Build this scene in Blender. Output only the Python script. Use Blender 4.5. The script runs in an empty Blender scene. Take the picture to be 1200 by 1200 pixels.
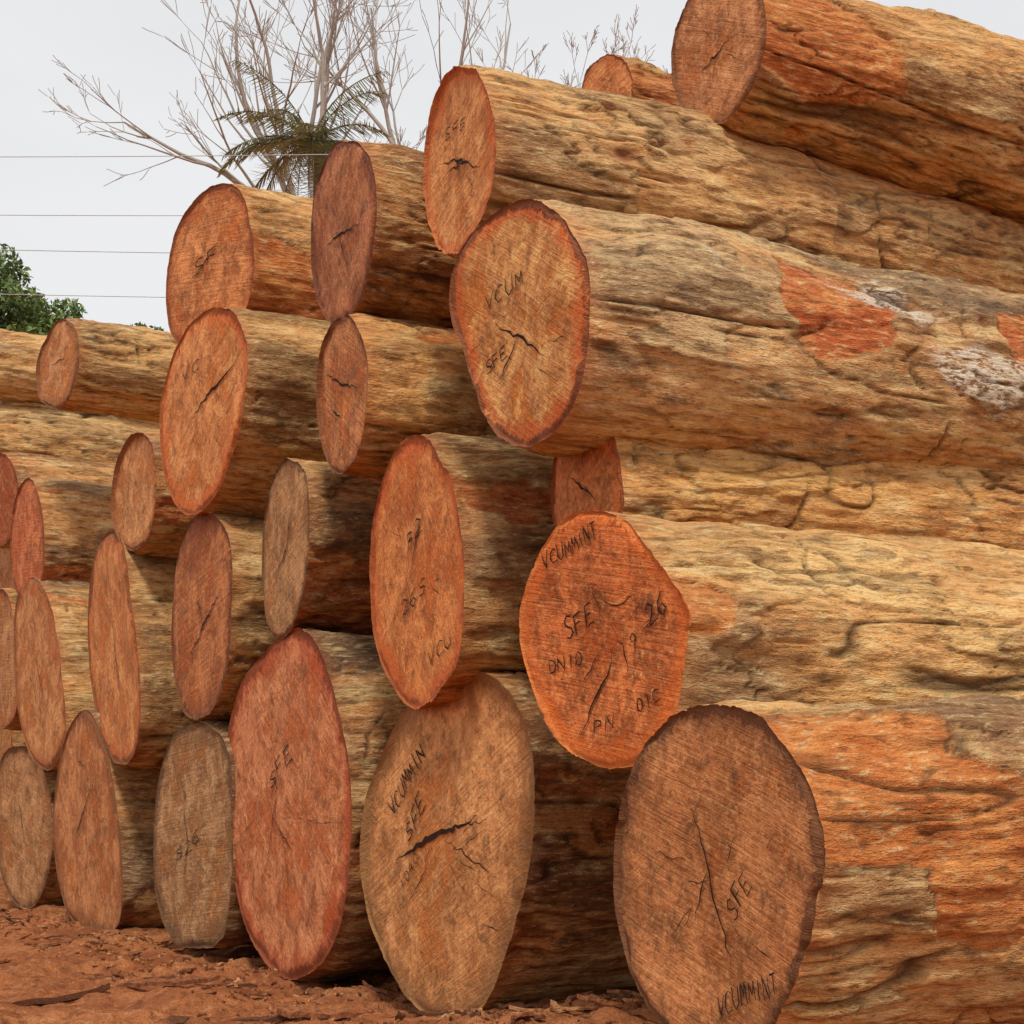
import bpy, math, random
import numpy as np
from mathutils import Vector, noise as mn
random.seed(7); rng=np.random.default_rng(7)
sc=bpy.context.scene
sc.view_settings.view_transform='Standard'; sc.view_settings.look='None'; sc.view_settings.exposure=0
F=1870.0; TH=math.radians(60)

# ---------------------------------------------------------------- noise
def _h(ix,iy,iz,seed):
    h=(ix*374761393+iy*668265263+iz*1440662683+seed*974634777)&0xffffffff
    h=((h^(h>>13))*1274126177)&0xffffffff
    h=((h^(h>>16))*2246822519)&0xffffffff
    return ((h^(h>>15))&0xffff)/32767.5-1.0
def vn(p,seed=0):
    i=np.floor(p).astype(np.int64); f=p-i; f=f*f*f*(f*(f*6-15)+10)
    r=0
    for dx in (0,1):
        wx=f[:,0] if dx else 1-f[:,0]
        for dy in (0,1):
            wy=f[:,1] if dy else 1-f[:,1]
            for dz in (0,1):
                wz=f[:,2] if dz else 1-f[:,2]
                r=r+wx*wy*wz*_h(i[:,0]+dx,i[:,1]+dy,i[:,2]+dz,seed)
    return r
def fbm(p,seed=0,o=4):
    a=1.0;t=0;s=0
    for k in range(o):
        t=t+a*vn(p*(2.03**k),seed+k*17); s+=a; a*=.5
    return t/s*1.4
def sm(x,a,b):
    t=np.clip((x-a)/(b-a),0,1); return t*t*(3-2*t)

# ---------------------------------------------------------------- materials
def lin(c,g=1.0):
    r=[]
    for v in c[:3]:
        v/=255.0
        v=v/12.92 if v<=.04045 else ((v+.055)/1.055)**2.4
        r.append(min(v*g,.9))
    return (*r,1)
class NT:
    def __init__(s,name):
        s.m=bpy.data.materials.new(name); s.m.use_nodes=True
        s.t=s.m.node_tree; s.b=s.t.nodes['Principled BSDF']
        s.b.inputs['Specular IOR Level'].default_value=.2
    def n(s,ty,**k):
        x=s.t.nodes.new(ty)
        for a,b in k.items(): setattr(x,a,b)
        return x
    def l(s,a,b): s.t.links.new(a,b)
    def set(s,inp,v):
        if isinstance(v,bpy.types.NodeSocket): s.l(v,inp)
        else: inp.default_value=v
    def math(s,op,a,b=0.0,c=None,clamp=False):
        x=s.n('ShaderNodeMath',operation=op,use_clamp=clamp)
        s.set(x.inputs[0],a); s.set(x.inputs[1],b)
        if c is not None: s.set(x.inputs[2],c)
        return x.outputs[0]
    def mix(s,f,a,b,mode='MIX'):
        x=s.n('ShaderNodeMix',data_type='RGBA',blend_type=mode)
        s.set(x.inputs[0],f); s.set(x.inputs[6],a); s.set(x.inputs[7],b)
        return x.outputs[2]
    def step(s,v,a,b,lo=0.0,hi=1.0):
        x=s.n('ShaderNodeMapRange',interpolation_type='LINEAR')
        s.set(x.inputs[0],v); x.inputs[1].default_value=a; x.inputs[2].default_value=b
        x.inputs[3].default_value=lo; x.inputs[4].default_value=hi
        return x.outputs[0]
    def coords(s,scale=(1,1,1),loc=(0,0,0)):
        if not hasattr(s,'tc'): s.tc=s.n('ShaderNodeTexCoord').outputs['Object']
        m=s.n('ShaderNodeMapping'); s.l(s.tc,m.inputs[0]); m.inputs['Scale'].default_value=scale
        m.inputs['Location'].default_value=loc
        return m.outputs[0]
    def noise(s,v,scale=1,detail=3,rough=.55,dist=0):
        x=s.n('ShaderNodeTexNoise'); s.l(v,x.inputs['Vector']); x.inputs['Scale'].default_value=scale
        x.inputs['Detail'].default_value=detail; x.inputs['Roughness'].default_value=rough
        x.inputs['Distortion'].default_value=dist
        return x.outputs['Fac']
    def attr(s,name):
        x=s.n('ShaderNodeAttribute',attribute_name=name); return x.outputs['Fac']
    def bump(s,h,strength,dist,prev=None):
        x=s.n('ShaderNodeBump'); s.l(h,x.inputs['Height']); x.inputs['Strength'].default_value=strength
        x.inputs['Distance'].default_value=dist
        return x.outputs[0]
    def out(s,col,rough=.85,normal=None):
        s.set(s.b.inputs['Base Color'],col); s.set(s.b.inputs['Roughness'],rough)
        if normal is not None: s.l(normal,s.b.inputs['Normal'])
        return s.m
G=1.18
WF=[.97,1.02,.97]
def wl(c,g=1.0,k=1.0):
    r=lin(tuple(v*k for v in c),G*g); return (min(r[0]*WF[0],.9),min(r[1]*WF[1],.85),r[2]*WF[2],1)
def bark_mat(c1,c2,red,dark,seed):
    WF[:]=[.98,1.06,1.08]
    m=NT('bark_wood'); o=(seed*3.1,seed*1.7,seed*2.3)
    big=m.attr('big'); plate=m.attr('plate')
    fib=m.noise(m.coords((3.0,38,38),o),1,4,.65)
    blot=m.noise(m.coords((1.8,4.2,4.2),o),2.4,6,.72)
    fine=m.noise(m.coords((12,46,46),o),1.5,4,.78)
    col=m.mix(m.step(big,-.2,.25),wl(c1,1.05),wl(c2,.98))
    col=m.mix(m.step(big,.25,.6,0,.55),col,wl((154,122,92)))
    inner=m.mix(m.step(blot,.4,.6),wl((224,160,96)),wl((206,134,76)))
    col=m.mix(m.step(plate,.0,-.12,0,.5),col,inner)
    col=m.mix(m.step(plate,.26,.32,0,.45),col,wl(dark,1.55))
    col=m.mix(m.step(blot,.54,.64,0,.62),col,wl(dark,1.2))
    col=m.mix(m.step(blot,.47,.36,0,.6),col,wl((234,190,134)))
    pt=m.attr('patch')
    rcol=m.mix(m.step(fib,.35,.65),wl(red,1.15),wl(red,1,.74))
    rcol=m.mix(m.step(blot,.44,.60,0,.65),rcol,wl((226,150,84)))
    col=m.mix(m.math('MULTIPLY',m.math('SUBTRACT',1.0,pt),m.step(fine,.30,.42,.6,1)),col,rcol)
    col=m.mix(m.step(fib,.39,.52,.45,0),col,wl(c2,1,.5))
    col=m.mix(m.step(fine,.36,.46,.55,0),col,wl(c2,1,.40))
    col=m.mix(m.step(fine,.54,.66,0,.5),col,wl((242,202,150)))
    col=m.mix(m.math('MULTIPLY',m.attr('pale'),m.step(fine,.44,.52,0,.95)),col,lin((230,214,190)))
    dk=m.math('MAXIMUM',m.attr('groove'),m.attr('edge'))
    col=m.mix(m.math('MULTIPLY',dk,.85),col,wl((56,33,20)))
    col=m.mix(m.math('MULTIPLY',m.attr('knot'),.7),col,wl((124,62,32)))
    rim=m.step(m.math('ADD',m.attr('xd'),m.math('MULTIPLY',fine,.14)),.05,.13,.4,0)
    col=m.mix(rim,col,wl(red,1,.9))
    h=m.math('ADD',m.math('MULTIPLY',fib,.6),m.math('ADD',m.math('MULTIPLY',fine,.8),m.math('MULTIPLY',blot,1.1)))
    return m.out(col,.85,m.bump(h,.9,.026))
def face_mat(c1,c2,rimc,edge,weather,seed):
    WF[:]=[1.12,1.17,1.02]
    m=NT('cut_wood'); o=(seed*2.1,seed*.7,seed*1.3)
    rad=m.attr('rad')
    a=m.noise(m.coords((1,3.2,3.2),o),1.3,5,.72,.4)
    st=m.noise(m.coords((1,4.2,3.6),o),3,5,.78,.5)
    mr=m.n('ShaderNodeMapping'); m.l(m.tc,mr.inputs[0]); mr.inputs['Rotation'].default_value=(.5+(seed*.77)%1.9,0,0)
    mp=m.n('ShaderNodeMapping'); m.l(mr.outputs[0],mp.inputs[0]); mp.inputs['Scale'].default_value=(1,80,4)
    saw=m.noise(mp.outputs[0],1,3,.7,.3)
    sp=m.noise(m.coords((1,60,56),o),1,3,.75)
    col=m.mix(m.step(a,.42,.58),wl(c1,1.2),wl(c2,.84))
    ring=m.math('SINE',m.math('ADD',m.math('MULTIPLY',rad,95.0),m.math('MULTIPLY',a,60.0)))
    col=m.mix(m.step(ring,.1,1,0,.13),col,wl(c2,1,.66))
    col=m.mix(m.step(st,.52,.62,0,.6),col,wl(c2,1,.60))
    col=m.mix(m.step(st,.47,.36,0,.7),col,wl(tuple(min(244,v*f) for v,f in zip(c1,(1.16,1.26,1.34)))))
    col=m.mix(m.step(a,.52,.60,0,.45),col,wl((c1[0]*1.10,c1[1]*.92,c1[2]*.66)))
    col=m.mix(m.step(saw,.53,.68,0,.24),col,wl(c1,1,.5))
    col=m.mix(m.step(saw,.46,.33,0,.15),col,wl((222,172,122)))
    col=m.mix(m.step(sp,.52,.68,0,.40),col,wl(c1,1,.5))
    col=m.mix(m.step(sp,.44,.32,0,.3),col,wl((232,180,128)))
    col=m.mix(m.math('MULTIPLY',m.step(a,.56,.42,0,1),weather),col,wl((136,104,80)))
    rn=m.math('ADD',rad,m.math('ADD',m.math('MULTIPLY',m.math('SUBTRACT',st,.5),.20),m.math('MULTIPLY',m.math('SUBTRACT',a,.5),.4)))
    col=m.mix(m.step(rn,.80,.93,0,.75),col,wl(rimc))
    rn2=m.math('ADD',rad,m.math('ADD',m.math('MULTIPLY',m.math('SUBTRACT',sp,.5),.04),m.math('MULTIPLY',m.math('SUBTRACT',st,.5),.26)))
    col=m.mix(m.step(rn2,.930,.958,0,.7),col,wl(edge,1.15))
    h=m.math('ADD',m.math('MULTIPLY',sp,.5),m.math('ADD',m.math('MULTIPLY',st,.9),m.math('MULTIPLY',saw,.5)))
    h=m.math('ADD',h,m.step(rn2,.930,.958,0,-.4))
    return m.out(col,.78,m.bump(h,.75,.016))
def plain(name,c,rough=.9,g=1.0):
    m=NT(name); n=m.noise(m.coords((20,20,20)),1,2)
    return m.out(m.mix(n,lin(c,g),lin(tuple(v*.7 for v in c),g)),rough)
CRACK=plain('crack_dark',(54,29,17)); INK=plain('black_marker_ink',(58,38,30))

def mesh_obj(name,v,f,mats=(),parent=None,smooth=False):
    me=bpy.data.meshes.new(name); me.from_pydata([tuple(p) for p in v],[],[tuple(q) for q in f]); me.update()
    for m in mats: me.materials.append(m)
    if smooth: me.polygons.foreach_set('use_smooth',[True]*len(me.polygons))
    ob=bpy.data.objects.new(name,me); sc.collection.objects.link(ob)
    if parent: ob.parent=parent
    return ob

# ---------------------------------------------------------------- timber stack
# outlines of the sawn ends (measured off the photo, rectified onto the vertical end plane of the stack)
L={
'A':(0.3,[(850,829),(890,838),(925,875),(952,925),(965,980),(957,1050),(938,1130),(915,1195),(880,1235),(820,1238),(775,1200),(740,1145),(722,1080),(718,1010),(730,935),(757,870),(785,838),(815,828)]),
'B':(0,[(555,787),(590,800),(617,850),(628,910),(624,980),(608,1060),(592,1120),(565,1180),(540,1200),(490,1185),(455,1130),(430,1070),(420,1000),(428,940),(450,880),(480,825),(515,795)]),
'C':(0,[(345,735),(365,745),(385,790),(400,850),(412,930),(410,1010),(400,1080),(375,1130),(345,1147),(310,1125),(285,1080),(270,1000),(263,910),(270,840),(285,795),(305,775),(330,745)]),
'D':(0,[(225,852),(250,855),(268,880),(272,950),(270,1040),(262,1100),(230,1108),(195,1090),(182,1050),(180,980),(187,910),(200,865)]),
'E':(0,[(100,830),(120,870),(133,920),(140,980),(142,1085),(110,1083),(80,1070),(66,1020),(62,960),(70,890),(85,845)]),
'F':(0,[(20,875),(45,890),(58,930),(62,990),(55,1030),(35,1065),(15,1055),(0,1020),(-5,960),(0,890)]),
'G':(0,[(30,680),(50,690),(65,740),(72,800),(78,860),(60,902),(45,895),(25,850),(17,780),(17,710)]),
'H':(0,[(130,625),(145,640),(152,700),(160,760),(165,830),(160,880),(145,895),(125,875),(110,820),(103,750),(105,680),(115,640)]),
'I':(0,[(240,605),(262,615),(272,650),(270,720),(268,780),(255,820),(235,840),(215,835),(203,790),(202,710),(210,640),(225,608)]),
'J':(0.05,[(490,507),(515,540),(535,590),(543,650),(543,720),(538,780),(520,800),(478,828),(458,800),(440,750),(433,690),(435,620),(450,560),(475,515)]),
'K':(0.12,[(690,597),(725,605),(760,650),(790,680),(807,705),(800,780),(790,850),(770,885),(740,898),(690,893),(655,870),(630,820),(612,770),(608,720),(620,670),(640,635),(660,607)]),
'L':(-0.1,[(685,483),(710,495),(725,530),(730,570),(728,610),(710,640),(675,645),(650,620),(645,570),(650,530),(665,495)]),
'M':(0.1,[(610,236),(640,240),(670,270),(688,310),(692,370),(685,430),(670,480),(640,515),(605,525),(580,505),(560,460),(545,410),(525,365),(530,310),(550,275),(580,250)]),
'N':(0,[(545,80),(565,95),(578,140),(580,190),(572,235),(555,270),(525,298),(508,275),(498,230),(497,175),(505,125),(520,90)]),
'O':(0,[(405,166),(425,175),(440,205),(441,260),(430,330),(415,365),(395,380),(375,360),(365,310),(366,240),(378,190)]),
'P':(0,[(255,214),(280,220),(292,260),(298,320),(290,360),(250,385),(215,405),(200,390),(195,330),(203,280),(225,240)]),
'Q':(0.05,[(260,362),(280,375),(290,410),(285,470),(270,540),(245,590),(222,605),(200,580),(188,530),(190,460),(205,410),(230,375)]),
'R':(0.05,[(400,372),(420,385),(430,420),(428,490),(415,540),(400,556),(385,545),(375,510),(371,460),(375,405)]),
'S':(0,[(345,540),(360,560),(362,620),(358,680),(348,720),(325,750),(312,720),(307,650),(312,590),(325,550)]),
'T':(0,[(160,507),(178,520),(183,570),(175,625),(155,645),(138,630),(130,600),(132,560),(145,520)]),
'U':(0,[(30,560),(45,580),(52,630),(48,685),(30,700),(17,690),(12,660),(15,600)]),
'V':(0,[(75,375),(92,395),(90,440),(80,470),(60,476),(45,465),(42,430),(55,395)]),
'W':(-0.86,[(815,-15),(850,-30),(885,-22),(897,30),(887,90),(860,135),(830,143),(800,130),(787,90),(790,40)]),
'X':(-0.83,[(720,67),(735,80),(742,105),(738,140),(715,155),(692,145),(681,112),(685,85),(700,70)]),
'a':(0,[(0,532),(15,545),(22,580),(18,620),(0,640),(-20,610),(-22,560),(-12,538)]),
'b':(0,[(2,690),(14,715),(18,770),(20,830),(8,850),(-12,820),(-18,750),(-10,705)]),
'Z':(0,[(-45,458),(-25,470),(-15,510),(-18,560),(-40,590),(-62,570),(-68,520),(-60,475)]),
'Y':(0,[(-30,385),(-18,400),(-15,430),(-22,460),(-40,468),(-58,450),(-60,415),(-48,390)]),
'g':(-.4,[(0,610),(18,640),(20,690),(10,720),(-10,725),(-22,690),(-22,640),(-10,612)]),
'h':(-.4,[(-15,820),(8,835),(15,880),(8,930),(-10,950),(-30,920),(-34,870),(-28,830)]),
'i':(-.5,[(95,790),(112,800),(118,840),(110,880),(95,890),(80,875),(76,835),(84,800)]),
}
C={
'B':[(1.3,[(462,1008),(480,998),(498,985),(520,975),(545,968),(564,955)]),(.3,[(505,985),(498,1020),(478,1060)]),(.3,[(520,980),(560,1010),(590,1030)]),(.3,[(540,970),(575,960)])],
'K':[(.45,[(720,752),(714,775),(712,790),(700,812),(695,825),(680,865)]),(.3,[(700,700),(722,712),(745,695)]),(.3,[(720,740),(735,780),(732,800)]),(.3,[(705,760),(680,800)])],
'A':[(.45,[(806,935),(818,975),(828,1010),(838,1050),(845,1085),(857,1145)]),(.3,[(830,1010),(812,1080)])],
'M':[(.55,[(578,376),(600,395),(612,396),(645,418)]),(.4,[(603,392),(590,430),(578,450)]),(.3,[(650,400),(668,395)])],
'N':[(.6,[(512,192),(535,188),(562,195)]),(.4,[(530,170),(537,215)]),(.4,[(520,205),(548,182)])],
'Q':[(.8,[(226,492),(234,480),(252,455),(276,420)]),(.3,[(226,492),(215,520)])],
'C':[(.4,[(322,870),(327,930),(320,985),(310,1035)]),(.3,[(325,960),(345,1000)])],
'J':[(.4,[(478,690),(485,640),(497,590)]),(.3,[(470,700),(455,740)])],
'E':[(.6,[(85,985),(100,945),(112,915)]),(.4,[(90,890),(104,900)])],
'I':[(.8,[(222,770),(233,750),(243,725),(262,690)]),(.4,[(232,700),(240,730)])],
'O':[(.6,[(380,292),(400,275),(425,262)]),(.4,[(400,275),(405,310)])],
'R':[(.6,[(378,437),(400,450),(420,455)]),(.5,[(385,480),(400,490)])],
'H':[(.5,[(128,700),(133,760),(140,820)])],'G':[(.5,[(40,760),(50,820)])],
'S':[(.6,[(322,680),(338,640),(345,590)])],'P':[(.5,[(225,330),(255,290)])],'W':[(.5,[(820,85),(845,60),(860,40)])],
'L':[(.4,[(670,560),(690,575),(705,590)])],'D':[(.5,[(215,930),(222,990),(220,1040)])],'V':[(.5,[(60,430),(78,420)])],'F':[(.5,[(20,930),(30,990)])]}
T={
'K':[('VCUMMINT',(640,668),(706,630),20),('SFE',(663,750),(697,728),27),('26',(762,735),(785,715),28),('9',(737,765),(748,762),22),('DN10',(643,790),(682,776),17),('PN',(700,860),(725,852),17),('01C',(750,838),(778,820),18)],
'B':[('VCUMMIN',(456,958),(497,882),24),('SFE',(478,990),(500,940),26),('1040',(470,1045),(492,1005),12)],
'A':[('SFE',(860,1078),(884,1035),28),('VCUMMINT',(842,1190),(915,1165),24)],
'M':[('VCUM',(568,365),(618,330),20),('SFE',(570,440),(595,415),18)],
'J':[('B2',(475,645),(497,618),22),('26S',(472,722),(500,690),20),('VCU',(502,782),(530,755),18)],
'C':[('SFE',(320,925),(345,885),20)],
'N':[('SFE',(518,165),(545,145),14)],
'D':[('S26',(210,1010),(240,985),16)],'P':[('SF',(230,325),(260,300),16)],'Q':[('VC',(215,450),(240,430),14)]}
FONT={'V':[[(0,1),(.45,0),(1,1.05)]],'C':[[(1,.85),(.6,1),(.15,.8),(0,.4),(.3,0),(1,.12)]],'U':[[(0,1),(.02,.3),(.4,0),(.85,.2),(1,1)]],
'M':[[(0,0),(.12,1),(.5,.35),(.88,1),(1,0)]],'I':[[(.5,1),(.5,0)]],'N':[[(0,0),(.05,1),(.9,0),(1,1)]],'T':[[(0,1),(1,1)],[(.5,1),(.5,0)]],
'S':[[(.95,.9),(.5,1),(.1,.78),(.3,.55),(.8,.4),(.85,.15),(.45,0),(0,.1)]],'F':[[(.9,1),(.05,.97),(0,0)],[(.02,.52),(.7,.55)]],
'E':[[(.9,1),(.05,.97),(0,0),(.95,.03)],[(.02,.5),(.7,.53)]],'2':[[(0,.8),(.4,1),(.85,.75),(.6,.4),(0,0),(1,.05)]],
'6':[[(.85,1),(.25,.7),(0,.3),(.4,0),(.85,.2),(.6,.5),(.1,.35)]],'9':[[(.85,.7),(.4,.5),(.1,.8),(.5,1),(.85,.75),(.7,0)]],
'0':[[(.5,1),(.1,.7),(.15,.2),(.5,0),(.9,.3),(.85,.8),(.5,1)]],'1':[[(.3,.8),(.55,1),(.5,0)]],'4':[[(.6,1),(0,.35),(.9,.4)],[(.7,.7),(.65,0)]],
'B':[[(0,0),(.02,1),(.7,.85),(.65,.6),(.05,.52),(.85,.35),(.7,.03),(0,0)]],'D':[[(0,0),(.02,1),(.7,.85),(.9,.45),(.6,.05),(0,0)]],'P':[[(0,0),(.02,1),(.8,.9),(.75,.55),(.03,.48)]]}
# bark: c1,c2,red,dark,patchbias ; face: c1,c2,rim,edge,weather ; dense length, grow/m, dz/m ; spots (x,phi,size)
RED=(204,108,58); FB=((166,110,70),(146,90,54),(152,82,46),(90,54,34),.15)
TANB=((208,154,96),(180,126,76),RED,(112,78,50),.4)
P={
'A':(((208,152,94),(176,122,74),(222,120,58),(108,72,48),.52),((170,104,64),(138,84,50),(114,72,48),(84,52,36),.1),2.6,.0,0,[(.20,2.62,.24),(.45,3.3,.12)]),
'B':(((164,112,68),(134,86,52),(170,90,48),(78,52,34),.42),((186,122,78),(158,100,60),(136,90,58),(124,88,58),.05),1.6,0,0,[]),
'C':(((164,108,66),(132,84,50),(170,90,48),(74,50,34),.4),((184,112,76),(160,86,54),(160,68,38),(100,50,32),.05),1.3,0,0,[]),
'D':(((162,114,70),(132,88,54),(150,84,48),(76,52,36),.45),((160,114,80),(134,90,58),(114,78,52),(78,54,38),.15),1.0,0,0,[]),
'E':(((180,128,80),(150,102,64),(160,94,54),(88,60,40),.4),((176,110,70),(144,84,50),(138,80,48),(96,60,40),.1),1.0,0,0,[]),
'F':(((170,120,76),(140,96,60),(150,88,50),(84,58,40),.4),((164,112,76),(136,88,54),(122,78,50),(82,54,38),.15),1.0,0,0,[]),
'G':(TANB,((180,118,74),(156,92,54),(160,88,50),(104,66,42),.1),1.2,0,0,[]),
'H':(TANB,((188,118,70),(162,94,54),(170,88,46),(82,52,34),.05),1.2,0,0,[]),
'I':(((196,144,88),(166,114,68),(188,100,54),(96,66,42),.4),((174,102,62),(140,80,48),(128,70,42),(82,50,34),.08),1.2,0,0,[]),
'J':(((196,142,86),(166,114,68),(196,104,56),(102,72,48),.45),((194,116,66),(168,92,48),(188,88,44),(120,64,38),.0),1.6,0,0,[]),
'K':(((222,170,108),(198,142,86),(212,124,66),(130,92,60),.6),((184,98,54),(138,72,38),(196,96,44),(176,102,56),.0),2.6,.0,0,[(.05,2.9,.1)]),
'L':(((224,164,96),(204,138,78),(212,124,64),(128,82,50),.32),((176,104,62),(146,82,48),(162,82,46),(110,62,40),.05),2.6,.26,.03,[]),
'M':(((192,148,104),(162,118,80),(210,104,54),(98,74,54),.55),((200,136,84),(158,90,50),(176,78,38),(72,52,42),.15),2.6,.01,0,[(.85,2.75,.19),(1.7,3.0,.12)]),
'N':(((216,164,108),(192,136,84),(204,116,62),(116,82,56),.6),((196,126,78),(172,102,58),(186,92,48),(146,84,52),.05),3.2,.03,0,[]),
'O':(((178,120,72),(146,94,58),(174,88,46),(92,60,40),.4),((162,96,64),(132,74,48),(120,64,44),(86,50,36),.1),1.4,0,0,[]),
'P':(((214,160,100),(188,128,76),(208,110,54),(106,74,48),.38),((186,114,70),(156,90,54),(154,80,46),(102,60,40),.05),1.4,0,0,[(.1,3.3,.16)]),
'Q':(((194,142,88),(162,114,68),(194,102,54),(96,66,44),.4),((200,126,78),(168,96,54),(188,90,44),(122,70,42),.05),1.4,0,0,[]),
'R':(((220,156,92),(202,130,70),(214,114,54),(122,80,48),.25),((176,108,66),(142,84,52),(130,74,46),(92,56,38),.1),1.4,0,0,[]),
'S':(((200,150,94),(168,118,72),(188,104,58),(96,66,44),.4),((168,118,80),(138,92,60),(126,86,56),(86,60,42),.12),1.2,0,0,[]),
'T':(TANB,((184,122,80),(158,100,62),(148,86,52),(102,64,42),.1),1.2,0,0,[]),
'U':(TANB,((180,100,62),(154,80,48),(158,80,46),(92,56,36),.0),1.6,0,0,[]),
'V':(TANB,((182,122,84),(156,100,66),(140,90,60),(102,66,46),.1),1.6,0,0,[]),
'W':(((208,152,94),(180,122,72),(210,112,54),(106,72,48),.48),((180,116,80),(152,94,62),(138,84,56),(98,64,46),.05),2.2,.22,0,[(.15,2.9,.24)]),
'X':(TANB,((190,116,74),(166,94,58),(152,82,50),(100,62,40),.05),1.0,0,0,[]),
'a':(((194,136,82),(164,106,62),(170,88,48),(90,62,40),.35),((154,82,48),(128,64,38),(140,66,38),(84,50,34),.0),1.2,0,0,[]),
'b':(TANB,FB,1.2,0,0,[]),
'Z':(((222,172,112),(196,142,88),(200,122,68),(126,90,60),.58),FB,2.6,0,0,[]),
'Y':(((218,166,108),(192,136,84),(200,122,68),(126,90,60),.52),FB,1.6,0,0,[]),
'g':(TANB,FB,1.0,0,0,[]),'h':(TANB,FB,1.0,0,0,[]),'i':(TANB,FB,1.0,0,0,[]),
}
BIG=set('ABCJKLMNWQO')
def base(px,e):
    t=(px-600)/F
    p=(-.218-e*math.sin(TH),5.1-e*math.cos(TH))
    s=(t*p[1]-p[0])/(math.cos(TH)+t*math.sin(TH))
    return p[0]+s*math.cos(TH),p[1]-s*math.sin(TH)
def ribbon(V,Fc,pts,w,taper,conv):
    q=[np.array(p,float) for p in pts]; n=len(q); st=len(V)
    for i,p in enumerate(q):
        d=q[min(i+1,n-1)]-q[max(i-1,0)]; d/=max(1e-6,np.hypot(*d)); nn=np.array([-d[1],d[0]])
        ww=w*(1-taper*abs(2*i/(n-1)-1)**1.5)*random.uniform(.7,1.3)*.5
        V.append(conv(p+nn*ww)); V.append(conv(p-nn*ww))
    for i in range(n-1): Fc.append((st+2*i,st+2*i+1,st+2*i+3,st+2*i+2))
def subdiv(pts,step,jit):
    o=[]
    for a,b in zip(pts[:-1],pts[1:]):
        a=np.array(a,float);b=np.array(b,float);k=max(1,int(np.hypot(*(b-a))/step))
        for i in range(k): o.append(a+(b-a)*i/k+rng.normal(0,jit,2)*(1 if o else 0))
    o.append(np.array(pts[-1],float)); return o
def circ_smooth(r,sig):
    n=len(r); f=np.fft.rfft(r); k=np.arange(len(f)); return np.fft.irfft(f*np.exp(-.5*(k*sig)**2),n)

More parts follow.
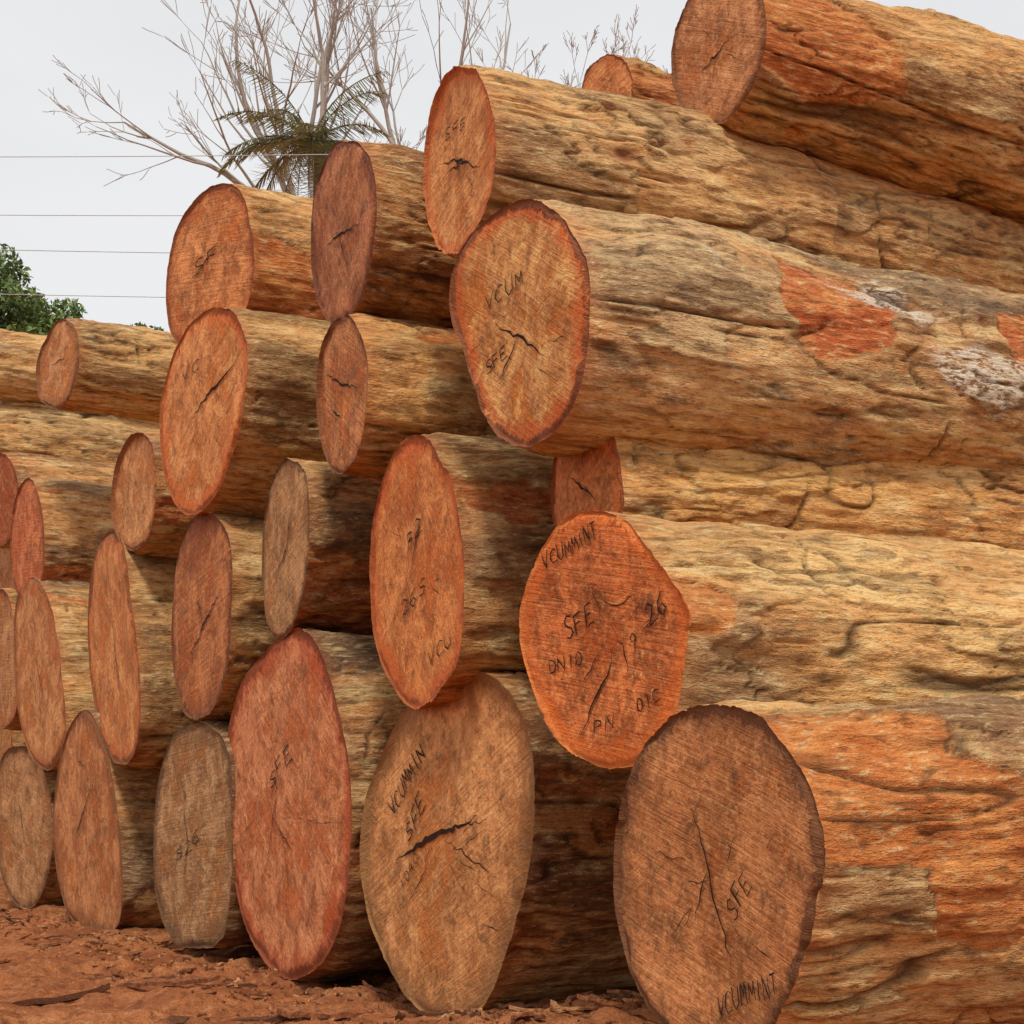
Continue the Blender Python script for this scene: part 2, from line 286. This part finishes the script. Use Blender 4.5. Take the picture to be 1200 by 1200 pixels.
for idx,(key,(e,outl)) in enumerate(L.items()):
    barkp,facep,dense,grow,dzm,spots=P[key]
    xs=[p[0] for p in outl]; ys=[p[1] for p in outl]
    cx=(min(xs)+max(xs))/2; cy=(min(ys)+max(ys))/2
    X,Y=base(cx,e); Z=.75+(925-cy)/F*Y; t=(cx-600)/F
    R=(max(xs)-min(xs))/(max(ys)-min(ys))
    al=min((abs(math.cos(math.radians(a))+t*math.sin(math.radians(a))-R/1.04),a) for a in range(48,70))[1]
    al=math.radians(al); c=(math.cos(al),-math.sin(al))
    def m(p):
        tt=(p[0]-600)/F; s=(tt*Y-X)/(c[0]-tt*c[1]); YY=Y+s*c[1]
        return (s,.75+(925-p[1])/F*YY-Z)
    kx=-math.tan(TH-al); cc=math.cos(al-TH)
    pts=[m(p) for p in outl]
    py=np.array([-p[0]*cc for p in pts]); pz=np.array([p[1] for p in pts])
    ph=np.arctan2(pz,py); o=np.argsort(ph); ph=ph[o]; rr=np.hypot(py,pz)[o]
    Rm=rr.mean(); NA=int((320 if key in BIG else 180))
    A=np.linspace(-math.pi,math.pi,NA,endpoint=False)
    r0=np.interp(A,np.r_[ph-2*math.pi,ph,ph+2*math.pi],np.r_[rr,rr,rr])
    r0=circ_smooth(r0,math.radians(6)); rs=circ_smooth(r0,math.radians(25))
    stp=.011 if key in BIG else .018
    xsn=np.r_[0,.004,.010,np.arange(.02,dense,stp),np.linspace(dense,6.5,26)]
    NR=len(xsn)
    XD=np.repeat(xsn,NA); AA=np.tile(A,NR)
    w=.55*(1-np.exp(-XD/.5))
    r=(np.tile(r0,NR)*(1-w)+np.tile(rs,NR)*w)*(1+np.minimum(XD,2.2)*grow)
    y=r*np.cos(AA); z=r*np.sin(AA)
    sd=idx*31+5
    off=np.array([idx*7.3,idx*3.1,idx*5.7])
    p=np.stack([XD,y,z],1)
    big=fbm(p*[1.2,2.8,2.8]+off,sd+90,5)
    pat=fbm(p*[1.4,3.0,3.0]+off,sd,6)+barkp[4]
    for (sx,sa,ss) in spots:
        da=(AA-sa+math.pi)%(2*math.pi)-math.pi
        pat-=1.25*np.exp(-(((XD-sx)*.8)**2+(da*Rm)**2)/ss**2)
    patch=sm(pat,-.04,.04)
    wp=p+np.stack([vn(p*[3,7,7]+off,sd+9),vn(p*[3,7,7]+off,sd+10),vn(p*[3,7,7]+off,sd+11)],1)*[.06,.022,.022]
    plate=fbm(wp*[1.7,6.0,6.0]+off,sd+95,5)
    em=sm(vn(p*[4,9,9]+off,sd+3),-.05,.45)
    edge=np.maximum(np.exp(-(pat/.03)**2)*em*.85,np.maximum(np.exp(-((plate+.02)/.03)**2)*em*.7,np.exp(-((plate-.30)/.03)**2)*em*.85))
    g=vn(wp*[.9,11,11]+off,sd+20); gm=sm(vn(p*[1.1,4,4]+off,sd+21),.0,.3)
    groove=np.clip(1-np.abs(g)/.07,0,1)*gm
    g3=vn(wp*[2.5,28,28]+off,sd+22); gm3=sm(vn(p*[2.5,6,6]+off,sd+23),-.05,.45)
    groove=np.maximum(groove,.7*np.clip(1-np.abs(g3)/.12,0,1)*gm3)
    g4=vn(wp*[7,3,3]+off,sd+24); gm4=sm(vn(p*[2,5,5]+off,sd+27),.35,.65)
    groove=np.maximum(groove,.9*np.clip(1-np.abs(g4)/.05,0,1)*gm4)
    pale=np.zeros(len(XD))
    if key=='M':
        for sx,sa,ss in ((1.2,2.75,.20),(1.4,3.1,.18)):
            da=(AA-sa+math.pi)%(2*math.pi)-math.pi
            pale=np.maximum(pale,np.exp(-(((XD-sx)*.7)**2+(da*Rm)**2)/ss**2))
        pale=sm(pale+.7*fbm(p*[5,9,9]+off,sd+33,3),.45,.8)
    knot=np.zeros(len(XD)); disp=np.zeros(len(XD))
    kr=random.Random(idx+100)
    kn=[(kr.uniform(.4,2.6),kr.uniform(1.4,3.4),kr.uniform(.03,.05)) for _ in range(2 if key in BIG else 1)]
    if key=='N': kn.append((1.95,2.75,.045))
    for kxp,ka,sz in kn:
        da=(AA-ka+math.pi)%(2*math.pi)-math.pi
        d=np.hypot((XD-kxp)*.6,da*Rm)/sz*(1+.35*vn(p*[14,20,20]+off,sd+80))
        disp+=.020*np.exp(-d**2*.5)-.030*np.exp(-d**2*5); knot=np.maximum(knot,np.exp(-d**2*3))
    nf=.35+.65*sm(XD,0,.05)
    disp+=.030*fbm(p*[1.1,2.6,2.6]+off,sd+40,2)*sm(XD,0,.35)+.012*fbm(p*[5,9,9]+off,sd+44,4)*nf
    disp+=.006*fbm(p*[6,40,40]+off,sd+50,2)*nf
    disp+=(.009*sm(plate,-.05,.0)+.008*sm(plate,.28,.32)-.008)*nf
    disp+=(.012*(patch-.5)*sm(XD,-.02,.05)-.016*groove-.008*edge)*nf
    disp+=.007*fbm(np.stack([AA*2.2,XD*3,XD*0],1)+off,sd+60,5)*np.exp(-XD/.06)
    k=1+disp/np.maximum(r,.05); y*=k; z*=k
    xl=XD+y*kx
    zz=z+XD*dzm
    V=np.stack([xl,y,zz],1)
    CT=np.array([1,.988,.97,.95,.92,.88,.84,.79,.74,.68,.62,.56,.5,.43,.36,.28,.2,.1]); NC=len(CT)
    y0=y[:NA]; z0=z[:NA]
    cy_=np.outer(CT,y0).ravel(); cz_=np.outer(CT,z0).ravel(); crad=np.repeat(CT,NA)
    q3=np.stack([cy_,cz_,cy_*0],1)
    ra_=.3+(idx*.77)%1.3; sdir=cy_*math.cos(ra_)+cz_*math.sin(ra_)
    cd=(.016*fbm(q3*2.4+off,sd+70,3)+.0012*fbm(np.stack([sdir*60,cy_*2,cz_*2],1)+off,sd+72,2)+.006*sm(sdir+.02*vn(q3*5+off,sd+73),.3*Rm,.3*Rm+.012)*(1 if idx%2 else 0))*sm(1-crad,0,.06)
    cd+=.012*sm(crad,.93,1)*(0.5+.8*np.tile(fbm(np.stack([A*5,A*0,A*0],1)+off,sd+71,3),NC))
    cd[:NA]=0
    capV=np.stack([cy_*kx+cd,cy_,cz_],1)
    allV=np.concatenate([V,capV,[[cd[-NA:].mean(),0,0]],[[6.5,0,dzm*6.5]]])
    i=np.arange(NA); j=(i+1)%NA
    rI=(np.arange(NR-1)[:,None]*NA)
    side=np.stack([rI+i,rI+j,rI+NA+j,rI+NA+i],2).reshape(-1,4)[:, ::-1]
    b0=NR*NA; cI=b0+np.arange(NC-1)[:,None]*NA
    cap=np.stack([cI+i,cI+j,cI+NA+j,cI+NA+i],2).reshape(-1,4)
    cb=b0+(NC-1)*NA; ctr=b0+NC*NA
    tri1=np.stack([cb+i,cb+j,np.full(NA,ctr)],1)
    eb=(NR-1)*NA; tri2=np.stack([eb+j,eb+i,np.full(NA,ctr+1)],1)
    me=bpy.data.meshes.new('timber_log')
    nv=len(allV); quads=np.concatenate([side,cap]); tris=np.concatenate([tri1,tri2])
    me.vertices.add(nv); me.vertices.foreach_set('co',allV.astype(np.float32).ravel())
    me.loops.add(quads.size+tris.size); me.loops.foreach_set('vertex_index',np.r_[quads.ravel(),tris.ravel()].astype(np.int32))
    npoly=len(quads)+len(tris); me.polygons.add(npoly)
    ls=np.r_[np.arange(len(quads))*4,quads.size+np.arange(len(tris))*3].astype(np.int32)
    me.polygons.foreach_set('loop_start',ls)
    mi=np.zeros(npoly,np.int32); mi[len(side):]=1
    me.polygons.foreach_set('material_index',mi); me.polygons.foreach_set('use_smooth',np.ones(npoly,bool))
    me.update(calc_edges=True); me.validate()
    def att(nm,body,capv=0.0):
        a=me.attributes.new(nm,'FLOAT','POINT'); v=np.zeros(nv,np.float32); v[:NR*NA]=body
        v[NR*NA:NR*NA+NC*NA]=capv; a.data.foreach_set('value',v)
    att('patch',patch,1); att('groove',groove); att('edge',edge); att('knot',knot); att('xd',XD); att('rad',0,crad); att('big',big); att('pale',pale); att('plate',plate)
    me.materials.append(bark_mat(*barkp[:4],idx+1)); me.materials.append(face_mat(*facep,idx+1))
    ob=bpy.data.objects.new('timber_log',me); sc.collection.objects.link(ob)
    ob.location=(X,Y,Z); ob.rotation_euler=(0,0,math.pi/2-TH)
    # marks follow the undulating cut: sample the cap height at a point
    CD=cd.reshape(NC,NA); rim0=np.hypot(y0,z0)
    def conv(q):
        yy=-q[0]*cc; z_=q[1]; an=math.atan2(z_,yy); ia=int(round((an+math.pi)/(2*math.pi)*NA))%NA
        rd=min(1,math.hypot(yy,z_)/rim0[ia]); h=float(np.interp(rd,CT[::-1],CD[::-1,ia]))
        return (yy*kx+h-.0045,yy,z_)
    V2=[];F2=[]
    for wd,pl in C.get(key,[]):
        q=subdiv([m(a) for a in pl],.022,.004); ribbon(V2,F2,q,.015*wd,.95,conv)
    for _ in range(9 if key in BIG else 4):
        a=random.uniform(0,2*math.pi); ra=random.uniform(.05,.6)*Rm; rb=ra+random.uniform(.1,.35)*Rm
        q=subdiv([(ra*math.cos(a),ra*math.sin(a)),(rb*math.cos(a+.12),rb*math.sin(a+.12))],.022,.003)
        if len(q)>2: ribbon(V2,F2,q,random.uniform(.0015,.0030),.9,conv)
    if V2: mesh_obj('radial_cracks',V2,F2,[CRACK],ob)
    V3=[];F3=[]
    for s,p0,p1,h in T.get(key,[]):
        a=np.array(m(p0)); b=np.array(m(p1)); hh=h*Y/F; d=b-a; ln=np.hypot(*d); d/=ln; nn=np.array([-d[1],d[0]]); cw=ln/len(s)
        for ii,ch in enumerate(s):
            jx,jy=random.uniform(-.08,.08),random.uniform(-.12,.12); sc_=random.uniform(.85,1.12)
            for stq in FONT[ch]:
                q=[a+d*cw*(ii+.78*(u[0]+jx))+nn*hh*sc_*(u[1]+jy) for u in stq]
                q=subdiv(q,.010,.0010); ribbon(V3,F3,q,.0062*max(.75,hh/.06),.35,conv)
    if V3: mesh_obj('marker_lettering',V3,F3,[INK],ob)

# ---------------------------------------------------------------- ground
def axis(lo,hi,dense_lo,dense_hi,st):
    a=np.arange(dense_lo,dense_hi,st); k=st; o1=[];x=dense_lo
    while x>lo: k*=1.25; x-=k; o1.append(x)
    o2=[];x=a[-1];k=st
    while x<hi: k*=1.25; x+=k; o2.append(x)
    return np.r_[o1[::-1],a,o2]
gx=axis(-900,900,-9,2.5,.025); gy=axis(-300,1500,3.2,11.5,.025)
GX,GY=np.meshgrid(gx,gy); q=np.stack([GX.ravel(),GY.ravel(),GX.ravel()*0],1)
def ghv(q):
    near=np.exp(-((q[:,0]+3)**2+(q[:,1]-7)**2)/300)
    qq=q*[1,1,0]
    gz=(.045*fbm(qq*.9,1,3)+.034*fbm(qq*3.5,2,3)+.028*fbm(qq*11,3,5))*near
    return gz+.12*np.exp(-((q[:,0]-.35)**2+(q[:,1]-4.4)**2)/.5)-.01
q[:,2]=ghv(q); nx=len(gx); ny=len(gy)
I=(np.arange(ny-1)[:,None]*nx+np.arange(nx-1)[None,:]).ravel()
fq=np.stack([I,I+1,I+1+nx,I+nx],1)
me=bpy.data.meshes.new('ground'); me.vertices.add(len(q)); me.vertices.foreach_set('co',q.astype(np.float32).ravel())
me.loops.add(fq.size); me.loops.foreach_set('vertex_index',fq.astype(np.int32).ravel())
me.polygons.add(len(fq)); me.polygons.foreach_set('loop_start',(np.arange(len(fq))*4).astype(np.int32))
me.polygons.foreach_set('use_smooth',np.ones(len(fq),bool)); me.update(calc_edges=True)
m=NT('red_dirt')
a=m.noise(m.coords((1,1,1)),1.6,5,.65); b=m.noise(m.coords((1,1,1)),22,4,.7); c3=m.noise(m.coords((1,1,1)),120,3,.7)
col=m.mix(m.step(a,.38,.62),lin((204,130,80),.95),lin((164,96,56),.95))
col=m.mix(m.step(b,.5,.64,0,.7),col,lin((120,72,44),.9)); col=m.mix(m.step(b,.44,.32,0,.6),col,lin((228,170,118),.9))
col=m.mix(m.step(c3,.5,.66,0,.55),col,lin((110,64,40),.9))
me.materials.append(m.out(col,.95,m.bump(m.math('ADD',b,m.math('MULTIPLY',c3,.6)),.9,.03)))
go=bpy.data.objects.new('ground',me); sc.collection.objects.link(go)
def gh(x,y): return float(ghv(np.array([[x,y,0.]]))[0])
V=[];Fc=[];tone=[]
def sliver(x,y,ln,wd,th,yaw,tn,lift=0):
    z=gh(x,y)-th*.3+lift; n=9; st=len(V); cu=random.uniform(-.3,.3)*ln; tilt=random.uniform(-.16,.16); roll=random.uniform(-.9,.9)
    for i in range(n):
        u=i/(n-1)-.5; w=wd*max(.12,1-.85*abs(2*u)**2)*random.uniform(.55,1.2)/2; bx=u*ln; by=cu*(4*u*u-.3)+random.gauss(0,.12)*wd
        hz=random.gauss(0,.25)*th
        for sy,sz in ((-1,0),(1,0),(1,1),(-1,1)):
            lx=bx; ly=by+sy*w; lz=sz*th+tilt*bx+roll*sy*w*.5+hz
            V.append((x+lx*math.cos(yaw)-ly*math.sin(yaw),y+lx*math.sin(yaw)+ly*math.cos(yaw),z+lz)); tone.append(tn)
    for i in range(n-1):
        for k in range(4):
            Fc.append((st+4*i+k,st+4*i+(k+1)%4,st+4*i+4+(k+1)%4,st+4*i+4+k))
    Fc.append((st,st+3,st+2,st+1)); e=st+4*(n-1); Fc.append((e,e+1,e+2,e+3))
u0=(math.cos(TH),-math.sin(TH)); dd=(math.sin(TH),math.cos(TH))
cl=[(random.uniform(-6,1.2),abs(random.gauss(0,.4))) for _ in range(26)]
for i in range(1900):
    cs,ce=random.choice(cl)
    s=cs+random.gauss(0,.3); e=ce+random.gauss(0,.2)
    x=-.218+s*u0[0]-e*dd[0]; y=5.1+s*u0[1]-e*dd[1]
    if y<2: continue
    ln=random.uniform(.010,.045) if random.random()<.88 else random.uniform(.045,.13)
    sliver(x,y,ln,ln*random.uniform(.2,.5),random.uniform(.003,.012),random.uniform(0,6.28),random.random())
for i in range(34):
    s=random.uniform(-5,1.4); e=random.uniform(-.1,.6); x=-.218+s*u0[0]-e*dd[0]; y=5.1+s*u0[1]-e*dd[1]
    sliver(x,y,random.uniform(.12,.34),random.uniform(.008,.028),random.uniform(.006,.014),random.gauss(.1,.8),random.random()*.7,.002)
sliver(-1.75,5.85,.55,.035,.022,.05,.1,.005); sliver(-1.3,6.0,.4,.04,.016,-.1,.4,.004); sliver(-.85,5.3,.36,.04,.018,-.25,.2,.004)
sliver(-.6,5.25,.34,.05,.02,.2,.5,.004)
for i in range(90): sliver(random.gauss(.2,.3),random.gauss(4.75,.25),random.uniform(.03,.2),random.uniform(.01,.035),.010,random.gauss(.2,.9),random.random(),.006)
deb=mesh_obj('bark_debris',V,Fc)
at=deb.data.attributes.new('tone','FLOAT','POINT'); at.data.foreach_set('value',tone)
m=NT('bark_chips'); tn=m.attr('tone'); fb=m.noise(m.coords((60,60,60)),1,4,.7)
col=m.mix(m.step(tn,.2,.6),lin((104,66,44)),lin((172,108,68))); col=m.mix(m.step(tn,.7,1,0,.8),col,lin((218,164,112)))
col=m.mix(m.step(fb,.45,.6,0,.7),col,lin((84,50,34))); deb.data.materials.append(m.out(col,.9,m.bump(fb,.8,.01)))

# ---------------------------------------------------------------- trees
def tubes(name,branches,mat,sides=6):
    V=[];Fc=[]
    for pts in branches:
        st=len(V); n=len(pts)
        for i,(p,r) in enumerate(pts):
            d=(Vector(pts[min(i+1,n-1)][0])-Vector(pts[max(i-1,0)][0])).normalized()
            u=d.orthogonal().normalized(); w=d.cross(u)
            for k in range(sides):
                a=2*math.pi*k/sides; V.append(Vector(p)+u*(r*math.cos(a))+w*(r*math.sin(a)))
        for i in range(n-1):
            for k in range(sides): Fc.append((st+i*sides+k,st+i*sides+(k+1)%sides,st+(i+1)*sides+(k+1)%sides,st+(i+1)*sides+k))
    return mesh_obj(name,V,Fc,[mat],None,True)
def grow_branch(B,p,d,ln,r,lvl,R,up=.12,maxl=4):
    n=max(4,int(ln/.45)); pts=[(tuple(p),r)]; pp=Vector(p); dv=Vector(d).normalized(); step=ln/n; nodes=[]
    for i in range(1,n+1):
        dv=(dv+Vector((R.gauss(0,.09),R.gauss(0,.09),R.gauss(0,.06)+up*.4))).normalized()
        pp=pp+dv*step; rr=r*(1-.75*i/n); pts.append((tuple(pp),max(rr,.009))); nodes.append((pp.copy(),dv.copy(),rr,i/n))
    B.append(pts)
    if lvl<maxl:
        k=int(R.uniform(5,8)) if lvl<2 else int(R.uniform(3,6))
        for _ in range(k):
            q,dq,rq,f=R.choice(nodes[len(nodes)//4:])
            ax=Vector((R.gauss(0,1),R.gauss(0,1),R.gauss(0,.5))).normalized()
            nd=(dq+ax*R.uniform(.4,.8)).normalized()
            grow_branch(B,q,nd,ln*R.uniform(.4,.65)*(1-.3*f),rq*.6,lvl+1,R,up,maxl)
BR=plain('grey_bark',(190,180,168),.9)
def bare_tree(x,y,h,dirs,ln,r,seed):
    R=random.Random(seed); B=[]
    B.append([((x+R.uniform(-.1,.1)*i/4,y,h*i/5-.2),r*1.5*(1-.08*i)) for i in range(6)])
    top=Vector(B[0][-1][0])
    for dx,dz,l in dirs: grow_branch(B,top-Vector((0,0,R.uniform(0,.8))),(dx,R.uniform(-.35,.35),dz),ln*l,r*.6,1,R)
    return tubes('bare_tree',B,BR,5)
bare_tree(-5.6,46,17.0,[(-1.0,.65,.85),(-.75,1,1.05),(-.45,1,1),(-.15,1,1.1),(.12,1,1),(.4,1,.95),(.7,.8,.6)],7.8,.19,3)
bare_tree(-2.8,47,18.0,[(-.35,1,.9),(-.1,1,1),(.2,1,1),(.45,1,1.1),(.7,.8,.6)],7.0,.16,11)
bare_tree(2.6,52,20.6,[(-.8,.7,.8),(-.3,1,.8),(.2,1,.8),(.7,.7,.8)],4.6,.08,21)
def leaf_mat(name,c1,c2):
    m=NT(name); t=m.attr('tone'); return m.out(m.mix(t,lin(c1),lin(c2)),.6)
def leaf_mesh(name,centres,tones,size,mat,extra=None,parent=None):
    n=len(centres); a=rng.normal(size=(n,3)); a/=np.linalg.norm(a,axis=1)[:,None]
    b=rng.normal(size=(n,3)); b-=a*(a*b).sum(1)[:,None]; b/=np.linalg.norm(b,axis=1)[:,None]
    s=size*rng.uniform(.6,1.3,(n,1)); P4=np.stack([centres-a*s,centres+b*s*.45,centres+a*s,centres-b*s*.45],1).reshape(-1,3)
    me=bpy.data.meshes.new(name); me.vertices.add(4*n); me.vertices.foreach_set('co',P4.astype(np.float32).ravel())
    me.loops.add(4*n); me.loops.foreach_set('vertex_index',np.arange(4*n,dtype=np.int32)); me.polygons.add(n)
    me.polygons.foreach_set('loop_start',(np.arange(n)*4).astype(np.int32)); me.update(calc_edges=True)
    at=me.attributes.new('tone','FLOAT','POINT'); at.data.foreach_set('value',np.repeat(tones,4).astype(np.float32))
    me.materials.append(mat); ob=bpy.data.objects.new(name,me); sc.collection.objects.link(ob)
    if parent: ob.parent=parent
    return ob
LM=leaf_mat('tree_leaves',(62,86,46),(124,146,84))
def broadleaf(x,y,zc,r,seed,n=30000):
    R=random.Random(seed); B=[[((x,y,zc*i/6),.28*(1-.1*i)) for i in range(7)]]
    cl=[]
    for _ in range(80):
        v=Vector((R.gauss(0,1),R.gauss(0,1),R.gauss(0,1))).normalized()*(R.uniform(.35,1)**.6*r); v.z*=.85
        c=Vector((x,y,zc))+v; cl.append((c,R.uniform(.35,.8)*r/3,R.random()))
        B.append([((x,y,zc-r*.6),.08),(tuple((c+Vector((x,y,zc-r*.3)))/2),.05),(tuple(c),.02)])
    t=tubes('broadleaf_tree',B,plain('brown_bark',(96,80,62)),5)
    w=np.array([c[1]**2 for c in cl]); k=rng.choice(len(cl),n,p=w/w.sum())
    d=rng.normal(size=(n,3)); d/=np.linalg.norm(d,axis=1)[:,None]; rr=rng.uniform(.2,1.1,n)**.6
    cen=np.array([tuple(cl[i][0]) for i in range(len(cl))])[k]+d*(rr*np.array([c[1] for c in cl])[k])[:,None]*[1.2,1.2,.8]
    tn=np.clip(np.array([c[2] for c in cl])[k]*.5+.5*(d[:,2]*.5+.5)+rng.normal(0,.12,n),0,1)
    leaf_mesh('leaves',cen,tn,.10,LM,parent=t)
broadleaf(-15.1,45,13.4,3.0,5)
broadleaf(-10.4,46,12.9,1.4,9,9000)
R=random.Random(4); px_,py_,pz_=-4.5,36,15.3
B=[[((px_+.02*i,py_,pz_*i/8),.19-.006*i) for i in range(9)]]
Vp=[];Fp=[];tp=[]
for i in range(36):
    a=2*math.pi*i/36*2+R.uniform(-.2,.2); el=R.uniform(-.5,1.35); ln=R.uniform(1.7,2.6); pts=[]
    h=Vector((math.cos(a),math.sin(a),0)); p=Vector((px_,py_,pz_)); e=el
    for k in range(13):
        pts.append((tuple(p),.025*(1-k/16))); p=p+(h*math.cos(e)+Vector((0,0,math.sin(e))))*ln/12; e-=R.uniform(.07,.14)
    B.append(pts)
    sd=h.cross(Vector((0,0,1)))
    for k in range(1,13):
      for sub in (0,.25,.5,.75):
        p0=Vector(pts[k][0])*(1-sub)+Vector(pts[max(k-1,0)][0])*sub; ll=.42*math.sin(math.pi*(k+.8)/14)+.10
        for sg in (-1,1):
            d=(sd*sg+h*.6+Vector((0,0,-.45+R.uniform(-.4,.4)))).normalized(); q=len(Vp); w=h*.015
            Vp+= [p0-w,p0+w,p0+d*ll*.6+w*.8,p0+d*ll,p0+d*ll*.6-w*.8]; Fp.append((q,q+1,q+2,q+3,q+4)); tp+=[R.random()]*5
palm=tubes('palm_tree',B,plain('palm_bark',(120,106,88)),6)
fr=mesh_obj('fronds',Vp,Fp,[leaf_mat('palm_leaves',(108,118,88),(168,172,130))],palm)
at=fr.data.attributes.new('tone','FLOAT','POINT'); at.data.foreach_set('value',tp)
n=30000; X_=rng.uniform(-110,110,n); top=6+3*vn(np.stack([X_*.12,X_*0,X_*0],1),5)+1.5*vn(np.stack([X_*.6,X_*0,X_*0],1),6)
Zr=rng.uniform(0,1,n)**.7*top; Yr=120+rng.uniform(-5,5,n)
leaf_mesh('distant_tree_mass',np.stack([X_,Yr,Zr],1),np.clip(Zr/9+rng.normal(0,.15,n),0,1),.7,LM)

# ---------------------------------------------------------------- power line
PM=plain('weathered_pole',(120,108,94)); WM=plain('wire_grey',(214,216,220))
pl=bpy.data.objects.new('power_line',None); sc.collection.objects.link(pl)
def tube_child(nm,br,mat,s=8):
    o=tubes(nm,br,mat,s); o.parent=pl; return o
ends=((-15.5,30),(5.0,31.5))
for i,(x,y) in enumerate(ends):
    tube_child('pole_%d'%(i+1),[[((x,y,-.3),.16),((x,y,6),.14),((x,y,13.1),.11)],[((x-.1,y-.9,12.3),.05),((x-.1,y+.9,12.3),.05)],[((x-.1,y-.7,10.7),.05),((x-.1,y+.7,10.7),.05)]],PM)
wz=[(12.35,13.15,-.8),(11.9,12.5,.8),(10.85,11.1,-.6),(10.4,10.6,.6)]
Bw=[]
for za,zb,dy in wz:
    Bw.append([((-15.5+20.5*k/24,30+dy+1.5*k/24,za+(zb-za)*k/24-.3*(1-(2*k/24-1)**2)*.35),.008) for k in range(25)])
tube_child('wires',Bw,WM,4)

# ---------------------------------------------------------------- light
W=bpy.data.worlds.new("World"); sc.world=W; W.use_nodes=True; nt=W.node_tree; bg=nt.nodes['Background']
sun_dir=Vector((.0,-.58,1.0)).normalized()
el=math.asin(sun_dir.z); az=math.atan2(sun_dir.x,sun_dir.y)
sky=nt.nodes.new('ShaderNodeTexSky'); sky.sky_type='NISHITA'; sky.sun_disc=False; sky.sun_elevation=el; sky.sun_rotation=az
tc=nt.nodes.new('ShaderNodeTexCoord'); mp=nt.nodes.new('ShaderNodeMapping'); mp.inputs['Scale'].default_value=(1,1,2.6)
nz=nt.nodes.new('ShaderNodeTexNoise'); nz.inputs['Scale'].default_value=1.7; nz.inputs['Detail'].default_value=5
nt.links.new(tc.outputs['Generated'],mp.inputs[0]); nt.links.new(mp.outputs[0],nz.inputs['Vector'])
cr=nt.nodes.new('ShaderNodeValToRGB'); cr.color_ramp.elements[0].position=.35; cr.color_ramp.elements[1].position=.62
cr.color_ramp.elements[0].color=(7.7,7.75,7.95,1); cr.color_ramp.elements[1].color=(8.8,8.8,8.9,1)
nt.links.new(nz.outputs['Fac'],cr.inputs[0])
mx=nt.nodes.new('ShaderNodeMix'); mx.data_type='RGBA'; mx.inputs[0].default_value=.95
nt.links.new(sky.outputs[0],mx.inputs[6]); nt.links.new(cr.outputs[0],mx.inputs[7]); nt.links.new(mx.outputs[2],bg.inputs[0])
bg.inputs[1].default_value=.1
sl=bpy.data.lights.new('sun','SUN'); sl.energy=2.3; sl.angle=math.radians(9); sl.color=(1,.94,.85)
so=bpy.data.objects.new('sun',sl); sc.collection.objects.link(so); so.rotation_euler=sun_dir.to_track_quat('Z','Y').to_euler(); so.location=(0,0,30)
# ---------------------------------------------------------------- camera
cd=bpy.data.cameras.new('camera'); cd.sensor_width=36; cd.lens=36*F/1200; cd.shift_y=(925-600)/1200; cd.clip_end=3000; cd.clip_start=.05
co=bpy.data.objects.new('camera',cd); sc.collection.objects.link(co); co.location=(0,0,.75); co.rotation_euler=(math.pi/2,0,0)
sc.camera=co
